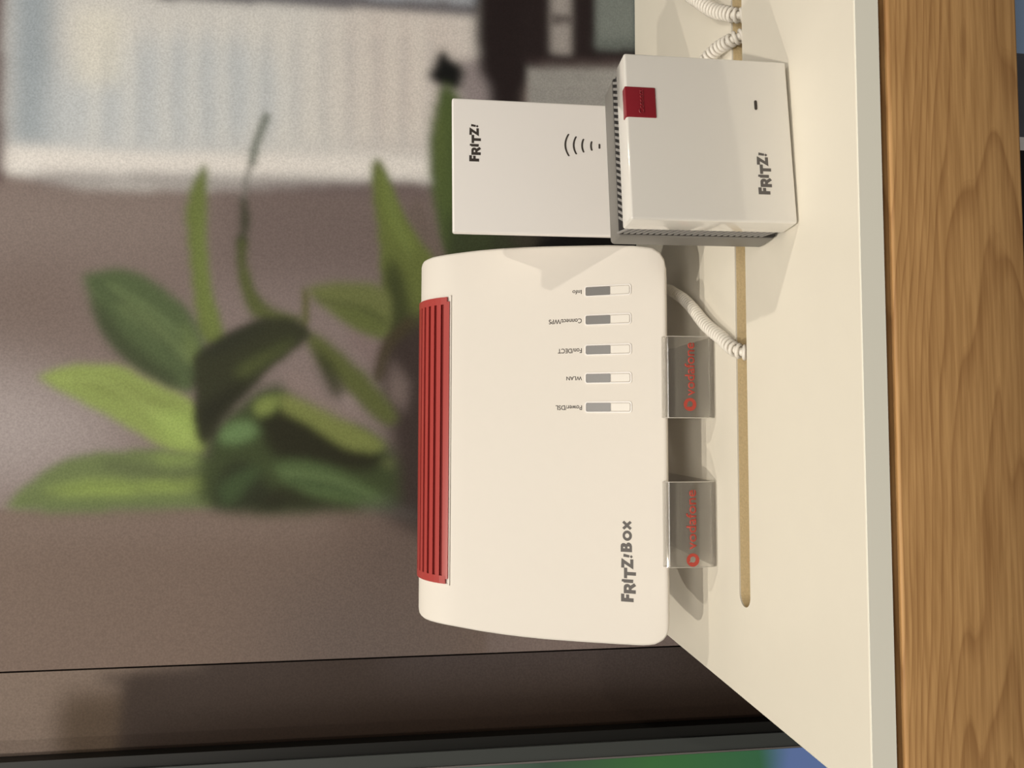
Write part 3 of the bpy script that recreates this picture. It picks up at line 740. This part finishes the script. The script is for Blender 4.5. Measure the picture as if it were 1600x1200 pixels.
def build_router_body():
    zs = sorted(set([0, .0004, .0013, .0026, .0041, .0062, .009, .0125, .016, .021, .029, .037, .05, .066, .081, .095, .11, .127, .137, .145, .150, .155, .160, .164, .1675, .1694, .1705, .1711]))
    rz = [p[1] / 1000 for p in RIGHT][::-1]; rx = [p[0] / 1000 for p in RIGHT][::-1]
    lz = [p[1] / 1000 for p in LEFT][::-1]; lx = [p[0] / 1000 for p in LEFT][::-1]
    DEPTH = 0.032
    rows = []
    for z in zs:
        xr = float(np.interp(z, rz, rx)); xl = float(np.interp(z, lz, lx))
        if z > V0:                       # the rolled part lies further back
            k = (z - V0) / 0.0261
            xr *= 1 + 0.022 * k * k; xl *= 1 + 0.022 * k * k
            z = V0 + (z - V0) * 1.365
        v = unbend(z)
        # lower lip: the front edge is eased back
        e = 0.0
        if z < .0020: e = 0.0018 * (1 - math.sqrt(max(0, 1 - ((.0020 - z) / .0020) ** 2)))
        dep = (0.004 + (DEPTH - 0.004) * z / 0.022) if z < 0.022 else DEPTH * (1.0 if z < 0.10 else 1.0 - 0.45 * min(1.0, (z - 0.10) / 0.06))
        row = []
        b = 0.0022
        sec = [(xl + 0.006, dep), (xl + 0.0016, max(b, dep * .55)), (xl, b)]
        for k in range(1, 5):
            a = math.radians(90 * k / 4); sec.append((xl + b * (1 - math.cos(a)), b * (1 - math.sin(a))))
        for k in range(1, 8):
            sec.append((xl + b + (xr - xl - 2 * b) * k / 8, 0))
        for k in range(0, 5):
            a = math.radians(90 * (4 - k) / 4); sec.append((xr - b * (1 - math.cos(a)), b * (1 - math.sin(a))))
        sec += [(xr - 0.0016, max(b, dep * .55)), (xr - 0.006, dep)]
        for x, n in sec:
            zz, yy = bend(v, max(n, e))
            row.append((x, yy, zz))
        rows.append(row)
    m = len(rows[0])
    verts = [p for r in rows for p in r]; faces = []
    for i in range(len(rows) - 1):
        for k in range(m):
            k2 = (k + 1) % m
            faces.append((i * m + k, i * m + k2, (i + 1) * m + k2, (i + 1) * m + k))
    faces.append(tuple(range(m))[::-1]); faces.append(tuple((len(rows) - 1) * m + k for k in range(m)))
    bm = bmesh.new()
    vs = [bm.verts.new(v) for v in verts]
    for f in faces:
        bm.faces.new([vs[i] for i in f])
    o = bm_obj('body', bm, M['router_white'], router)
    shade_auto(o, 40)
build_router_body()

# red vent strip following the rolled top edge
def strip(name, x0, x1, z0, z1, h0, h1, material, parent, xr0=None, seg=6):
    """bar lying along x on the rolled face, between heights z0..z1 (as seen on the flat), proud from h0 to h1"""
    va, vb = unbend(z0), unbend(z1)
    verts, faces = [], []
    prof = []
    for k in range(seg + 1):
        v = va + (vb - va) * k / seg; prof.append(bend(v, -h1))
    for k in range(seg, -1, -1):
        v = va + (vb - va) * k / seg; prof.append(bend(v, -h0))
    m = len(prof)
    for x in (x0, x1):
        for z, y in prof: verts.append((x, y, z))
    for k in range(m):
        faces.append((k, (k + 1) % m, m + (k + 1) % m, m + k))
    faces.append(tuple(range(m))[::-1]); faces.append(tuple(range(m, 2 * m)))
    bm = bmesh.new()
    vs = [bm.verts.new(v) for v in verts]
    for f in faces: bm.faces.new([vs[i] for i in f])
    return bm_obj(name, bm, material, parent)
vent = strip('vent', -0.0928, 0.1020, 0.1512, 0.1806, 0.0, 0.00035, M['red_groove_shade'], router)
vent['label'] = 'red ribbed vent strip along the upper edge'
ve = unbend(0.1495); vt = unbend(0.1806)
pitch = (vt - ve) / 6.6
def vz(v): return V0 + RB * math.sin((v - V0) / RB)
for k in range(7):
    a0 = ve + k * pitch; a1 = a0 + pitch * 0.60
    if k == 0: a0 -= 0.0008
    ins = 0.0016 if k == 0 else 0.0
    strip('rib', -0.0928 + ins, 0.1020 - ins, vz(a0), vz(min(a1, vt)), 0.0, 0.0014, M['red_vent'], vent)
strip('end_frame', -0.0946, -0.0893, vz(ve + 0.0010), vz(vt), 0.0, 0.00145, M['red_vent'], vent, seg=8)
strip('end_frame', 0.0985, 0.1036, vz(ve + 0.0010), vz(vt), 0.0, 0.00145, M['red_vent'], vent, seg=8)
# pale moulding round the vent
strip('vent_edge', -0.0955, 0.1045, vz(ve - 0.0018), vz(ve - 0.0008), 0.0, 0.0006, M['router_white'], router, seg=2)
strip('vent_edge', -0.0957, -0.0946, vz(ve - 0.0018), vz(vt), 0.0, 0.0006, M['router_white'], router, seg=8)
strip('vent_edge', 0.1036, 0.1047, vz(ve - 0.0018), vz(vt), 0.0, 0.0006, M['router_white'], router, seg=8)

# indicator windows with push buttons
leds = [(0.1024, 'Info', 6.2, 2.7), (0.0834, 'Connect/WPS', 22.4, 3.1), (0.0636, 'Fon/DECT', 16.2, 3.1), (0.0450, 'WLAN', 10.4, 2.5), (0.0260, 'Power/DSL', 17.8, 3.1)]
for lx, word, wl, hl in leds:
    w = 0.0030
    zt, zb, zm = 0.0523, 0.0229, 0.0360
    rim = prism('indicator', [(rounded_rect(lx - w - .0006, lx + w + .0006, zb - .0006, zt + .0006, .0017), [rounded_rect(lx - w, lx + w, zb, zt, .0012)])], -0.0005, 0.0002, M['satin_white'], router)
    prism('slot_floor', [(rounded_rect(lx - w - .0001, lx + w + .0001, zb - .0001, zt + .0001, .0012), [])], -0.00006, 0.0002, M['slot_shade'], rim)
    prism('indicator_window', [(rounded_rect(lx - w + .0002, lx + w - .0002, zm, zt - .0003, .0006), [])], -0.0002, 0.0002, M['led_grey'], rim)
    prism('push_button', [(rounded_rect(lx - w + .0006, lx + w - .0006, zb + .0006, zm - .0003, .0009), [])], -0.0004, 0.0002, M['button_white'], rim)
    t = text_mesh('lettering', word, M['print_dark'], router, (lx + 0.0013, -0.00005, 0.0550), wl / 1000, hl / 1000,
                  along=(0, 0, 1), up=(-1, 0, 0), bold=0.004, thick=0.0001)

# the angular staggered wordmark, drawn letter by letter (units: F is 200 tall)
LOGO = {
 'F': ([(0, 40), (60, 40), (60, 110), (117, 110), (117, 160), (60, 160), (60, 187), (125, 187), (125, 240), (0, 240)], []),
 'R': ([(135, 5), (192, 5), (192, 72), (208, 72), (262, -2), (304, 30), (262, 90), (278, 105), (287, 130), (282, 165), (262, 188), (235, 196), (135, 196)],
       [[(192, 118), (192, 150), (215, 150), (232, 142), (236, 132), (228, 118)]]),
 'I': ([(305, 47), (360, 43), (360, 225), (322, 229), (320, 200), (305, 198)], []),
 'T': ([(425, 0), (480, 0), (480, 138), (546, 138), (546, 190), (376, 190), (376, 142), (425, 140)], []),
 'Z': ([(545, 235), (545, 186), (610, 184), (523, 42), (685, 40), (685, 90), (608, 90), (694, 220), (694, 230)], []),
 '!': ([(722, 200), (712, 106), (750, 100), (770, 195)], []),
 '.': ([(700, 73), (727, 48), (754, 73), (727, 98)], []),
 'B': ([(800, 61), (900, 61), (935, 75), (955, 105), (950, 135), (925, 152), (940, 175), (942, 210), (920, 236), (890, 241), (800, 241)],
       [[(858, 100), (858, 132), (885, 132), (892, 116), (885, 100)], [(858, 172), (858, 202), (876, 202), (884, 188), (876, 172)]]),
 'X': ([(1158, 90), (1190, 61), (1232, 108), (1275, 61), (1306, 92), (1264, 138), (1306, 184), (1275, 214), (1232, 170), (1190, 214), (1158, 184), (1200, 138)], []),
}
def circle(cx, cz, rx, rz, n=24): return [(cx + rx * math.cos(2 * math.pi * k / n), cz + rz * math.sin(2 * math.pi * k / n)) for k in range(n)]
LOGO['O'] = (circle(1064, 135, 84, 75), [circle(1064, 137, 38, 34)])
def wordmark(chars, x0, z0, sx, sz, yf, parent, material, ytick=0.0002, name='wordmark'):
    loops = []
    for c in chars:
        outer, holes = LOGO[c]
        f = lambda lp: [(x0 + p[0] * sx, z0 + p[1] * sz) for p in lp]
        loops.append((f(outer), [f(h) for h in holes]))
    return prism(name, loops, yf, yf + ytick, material, parent)
# FRITZ!Box on the router: F stands at x=-97.8, reaches X at -47
sx = (0.0978 - 0.0467) / 1306
wordmark('FRITZ!.BOX', -0.0978, 0.0204, sx, 0.0080 / 200, -0.0001, router, M['print_grey'])

# ------------------------------------------------------------------ clear holders under the router
def holder(x0, x1, label, letters):
    """bent clear strip: base on the shelf, front plate with print, lip folded back on top"""
    cx = (x0 + x1) / 2
    root = empty('clear_holder', (cx, 0.447, 0.0))
    tag(root, label, 'holder', 'clear router holders')
    hw = (x1 - x0) / 2
    T = 0.0020
    # centre line of the bent sheet (y back, z up), front plate at y = 0
    cl = [(0.088, 0.014), (0.0885, 0.006), (0.086, 0.0022), (0.080, 0.0012), (0.060, 0.0011), (0.030, 0.0011), (0.005, 0.0011), (0.0018, 0.0016), (0.0004, 0.0034), (0.0, 0.006),
          (0.0, 0.015), (0.0, 0.026), (0.0002, 0.0300), (0.0010, 0.0322), (0.0026, 0.0334), (0.0050, 0.0332), (0.0085, 0.0292)]
    def plate(name, cl, x0, x1, T, parent, m):
        pts = [Vector((0, p[0], p[1])) for p in cl]
        L, Rr = [], []
        for i, p in enumerate(pts):
            t = (pts[min(i + 1, len(pts) - 1)] - pts[max(i - 1, 0)]).normalized()
            nn = Vector((0, -t.z, t.y))
            L.append(p + nn * T / 2); Rr.append(p - nn * T / 2)
        prof = L + Rr[::-1]
        mlen = len(prof)
        verts = [(x, p.y, p.z) for x in (x0, x1) for p in prof]
        faces = [(k, (k + 1) % mlen, mlen + (k + 1) % mlen, mlen + k) for k in range(mlen)]
        nL = len(L)
        for s in (0, mlen):
            for k in range(nL - 1):
                q = (s + k, s + k + 1, s + mlen - 2 - k, s + mlen - 1 - k)
                faces.append(q if s else q[::-1])
        bm = bmesh.new()
        vs = [bm.verts.new(v) for v in verts]
        for f in faces: bm.faces.new([vs[i] for i in f])
        o = bm_obj(name, bm, m, parent)
        shade_auto(o, 50)
        return o
    plate('bent_sheet', cl, -hw, hw, T, root, M['acrylic'])
    # pale rods painting the light caught along the polished cut edges
    for s in (-1, 1):
        e = [Vector((s * hw, p[0], p[1])) for p in cl[6:]]
        sweep('edge_glint', e, 0.00028, M['acrylic_glint'], root, sides=5)
    # printed emblem: disc with a drop-shaped opening, and the word beside it
    ex, ez, er = letters['cx'] - cx, letters['cz'], 0.0041
    drop = []
    for k in range(20):
        a = math.radians(125 + 20 + (320) * k / 19)
        drop.append((ex + 0.0003 + 0.0019 * math.cos(a), ez + 0.0000 + 0.0018 * math.sin(a)))
    drop.append((ex - 0.0016, ez + 0.0026))
    prism('emblem', [(circle(ex, ez, er, er, 28), [drop])], -0.00125, -0.0011, M['voda_red'], root)
    text_mesh('lettering', 'vodafone', M['voda_red'], root, (letters['x0'] - cx, -0.00115, letters['z0']), letters['w'], letters['h'], bold=0.014, thick=0.0001)
    return root
holder(-0.0888, -0.0360, 'clear acrylic holder with red print below the router, next to the slot end', dict(cx=-0.0842, cz=0.0170, x0=-0.0778, w=0.0370, z0=0.0145, h=0.0066))
holder(0.0042, 0.0556, 'clear acrylic holder with red print below the router, beside the white cord', dict(cx=0.0125, cz=0.0178, x0=0.0180, w=0.0336, z0=0.0145, h=0.0066))

# ------------------------------------------------------------------ large repeater in front
rep = empty('square_repeater', (0.1431, 0.3449, 0.0012), (0, -0.014, 0.0825))
tag(rep, 'square white repeater with grey finned back and red button, standing in front', 'repeater')
HW, HH = 0.0431, 0.0862
def soft_box(name, b, m, parent, bev, seg=4):
    o = box(name, b, m, parent, bev, seg); shade_auto(o, 40); return o
soft_box('front_cover', (-HW, HW, 0.0, 0.0150, 0.0004, HH), M['gloss_white'], rep, 0.0013)
soft_box('rear_housing', (-HW + .0004, HW - .0004, 0.0245, 0.0405, 0.0, HH - .0004), M['housing_grey'], rep, 0.0022)
soft_box('gap_rim', (-HW + .0007, HW - .0007, 0.0222, 0.0250, 0.0007, HH - .0007), M['gap_dark'], rep, 0.0008)
soft_box('core', (-HW + .0014, HW - .0014, 0.010, 0.030, 0.0014, HH - .0014), M['gap_dark'], rep, 0.0005)
def fin_mesh():
    # slanted little vane across the gap, lying on the core, built for the upper side
    s, w, h = 0.0045, 0.0015, 0.0009
    v = [(0, 0.0148, 0), (w, 0.0148, 0), (w + s, 0.0228, 0), (s, 0.0228, 0)]
    verts = [(x, y, 0) for x, y, _ in v] + [(x, y, h) for x, y, _ in v]
    me = bpy.data.meshes.new('fin')
    me.from_pydata(verts, [], [(3, 2, 1, 0), (4, 5, 6, 7), (0, 1, 5, 4), (1, 2, 6, 5), (2, 3, 7, 6), (3, 0, 4, 7)])
    me.materials.append(M['fin_grey'])
    return me
FIN = fin_mesh()
PN = 0.00335
for i in range(23):
    o = bpy.data.objects.new('fin', FIN); COL.objects.link(o); o.parent = rep
    o.location = (-HW + 0.0040 + i * PN, 0, HH - 0.0014)
for i in range(24):
    o = bpy.data.objects.new('fin', FIN); COL.objects.link(o); o.parent = rep
    o.rotation_euler = (0, -math.pi / 2, 0)
    o.location = (-HW + 0.0014, 0, 0.0038 + i * PN)
btn = soft_box('connect_button', (0.0092, 0.0252, -0.00045, 0.0040, 0.0708, HH + 0.0004), M['red_button'], rep, 0.0006)
text_mesh('embossed_lettering', 'Connect', M['red_button'], btn, (0.0110, -0.00045, 0.0774), 0.0126, bold=0.01, thick=0.00030)
prism('indicator', [(rounded_rect(0.0160, 0.0211, 0.0177, 0.0192, .00074), [])], -0.0002, 0.0002, M['print_dark'], rep)
wordmark('FRITZ!.', -0.0286, 0.0128, 0.0219 / 770, 0.0061 / 200, -0.00015, rep, M['print_grey'])

# ------------------------------------------------------------------ narrow repeater behind it
nar = empty('narrow_repeater', (0.1648, 0.458, 0.0), (0, -0.011, 0))
tag(nar, 'narrow white repeater with dark signal arcs, standing behind the square one', 'repeater')
soft_box('front_cover', (-0.0431, 0.0431, 0.0, 0.0055, 0.0100, 0.1673), M['satin_white'], nar, 0.0013)
soft_box('rear_housing', (-0.0360, 0.0360, 0.0050, 0.0300, 0.0160, 0.1590), M['satin_white'], nar, 0.0030)
soft_box('foot', (-0.030, 0.030, 0.0065, 0.0295, 0.0, 0.0170), M['satin_white'], nar, 0.0008)
soft_box('foot_plate', (-0.034, 0.034, 0.0055, 0.040, 0.0, 0.003), M['satin_white'], nar, 0.0006)
wordmark('FRITZ!.', 0.0025, 0.1492, 0.0241 / 770, 0.0062 / 200, -0.0001, nar, M['print_dark'])
arcs = [(0.0070, 0.0944, 0.0022), (0.0056, 0.0889, 0.0016), (0.0042, 0.0834, 0.0010), (0.0028, 0.0775, 0.0005), (0.0013, 0.0719, 0.0)]
for hw_, zc, sag in arcs:
    cxm = 0.0156
    up_, lo_ = [], []
    for k in range(13):
        t = -1 + 2 * k / 12
        z = zc + 0.0003 - sag * t * t
        up_.append((cxm + t * hw_, z + 0.00060)); lo_.append((cxm + t * hw_, z - 0.00060))
    cap = [(up_[-1][0] + .0004, (up_[-1][1] + lo_[-1][1]) / 2)]
    cap2 = [(up_[0][0] - .0004, (up_[0][1] + lo_[0][1]) / 2)]
    prism('signal_arc', [(up_ + cap + lo_[::-1] + cap2, [])], -0.0001, 0.0001, M['print_dark'], nar)

# ------------------------------------------------------------------ coiled white security cords
def coil_cord(name, label, pts, pitch0, pitch1, r0, r1, wire0, wire1, tail=None):
    """wire wound helically round a path; pitch and size change from start to end"""
    path = smooth_path(pts, 24)
    ln = [0.0]
    for i in range(1, len(path)): ln.append(ln[-1] + (path[i] - path[i - 1]).length)
    total = ln[-1]
    def at(s):
        i = min(max(np.searchsorted(ln, s) - 1, 0), len(path) - 2)
        t = (s - ln[i]) / max(ln[i + 1] - ln[i], 1e-9)
        p = path[i].lerp(path[i + 1], t)
        a, b = path[max(i - 2, 0)], path[min(i + 3, len(path) - 1)]
        return p, (b - a).normalized()
    out, rad = [], []
    s, ang = 0.0, 0.0
    SEG = 14
    while s < total:
        f = s / total
        p, t = at(s)
        u = Vector((0, 0, 1)); u = (u - t * u.dot(t)).normalized(); w = t.cross(u)
        R = r0 + (r1 - r0) * f
        out.append(p + (u * math.cos(ang) + w * math.sin(ang)) * R)
        rad.append(wire0 + (wire1 - wire0) * f)
        ang += 2 * math.pi / SEG
        s += (pitch0 + (pitch1 - pitch0) * f) / SEG
    root = empty(name, tuple(pts[-2][:2]) + (0.0,))
    tag(root, label, 'cord', 'coiled white cords')
    o3 = Vector(root.location)
    sweep('coil', [q - o3 for q in out], rad, M['cord_white'], root, sides=7)
    # inner core keeps the coil closed
    sweep('core_wire', [q - o3 for q in path], [(r0 + (r1 - r0) * (l / total)) * 0.70 for l in ln], M['cord_white'], root, sides=10)
    return root
def mm(l): return [(x / 1000, y / 1000, z / 1000) for x, y, z in l]
coil_cord('coiled_cord', 'coiled white cord running from behind the router into the slot',
    mm([(99, 530, 17), (96.5, 505.0, 11.8), (91.4, 492.0, 10.4), (84.6, 478.0, 8.8), (76.1, 465.0, 7.6), (65.5, 450.0, 6.8), (58.3, 438.0, 5.6), (52.6, 427.0, 4.6), (47.0, 417.0, 4.0), (43.4, 411.0, 1.8), (41.6, 407.8, -3), (41.2, 407.2, -8), (41.2, 407.2, -15)]),
    0.0018, 0.0036, 0.0029, 0.0037, 0.00055, 0.00125)
coil_cord('coiled_cord', 'coiled white cord at the picture corner curving in from outside',
    mm([(310, 470, 25), (290.0, 456.0, 18.8), (280.3, 448.0, 15.3), (271.5, 440.0, 12.1), (262.9, 432.0, 9.5), (255.3, 424.0, 6.6), (249.4, 415.5, 3.4), (245.6, 410.6, 0.6), (244.6, 407.8, -4), (244.4, 407.4, -14)]),
    0.0036, 0.0032, 0.0034, 0.0034, 0.00120, 0.00120)
coil_cord('coiled_cord', 'coiled white cord coming out from behind the square repeater',
    mm([(216, 462, 18), (222.7, 452, 13.5), (226.2, 444.0, 11.5), (229.7, 436.0, 9.2), (231.6, 428.0, 7.0), (231.8, 421.0, 5.0), (231.2, 414.5, 3.0), (231.4, 410.4, 0.6), (232, 407.8, -4), (232, 407.4, -14)]),
    0.0036, 0.0032, 0.0034, 0.0034, 0.00120, 0.00120)

# ------------------------------------------------------------------ leaflet card hanging under the shelf
card = empty('printed_card', (0.20, 0.36, -0.30))
tag(card, 'pale blue and dark printed card below the oak rail', 'card')
def cbox(name, x0, x1, z0, z1, m, y0=0.0):
    return box(name, (x0 - 0.20, x1 - 0.20, y0, 0.004, z0 + 0.30, z1 + 0.30), m, card)
cbox('blue_field', 0.2065, 0.29, -0.30, -0.10, mat('card_blue', lin((150, 178, 215)), 0.5, 0.3))
cbox('grey_field', 0.1590, 0.2065, -0.30, -0.10, mat('card_grey', lin((86, 88, 96)), 0.5, 0.3, vary=0.3, vscale=60))
cbox('white_band', 0.1515, 0.1590, -0.30, -0.10, mat('card_white', (0.8, 0.78, 0.78, 1), 0.5, 0.3))
cbox('black_field', 0.08, 0.1515, -0.30, -0.10, mat('card_black', (0.012, 0.012, 0.014, 1), 0.4, 0.3))
box('hanger', (-0.01, 0.01, 0.0, 0.003, 0.20, 0.285), M['frame_grey'], card)
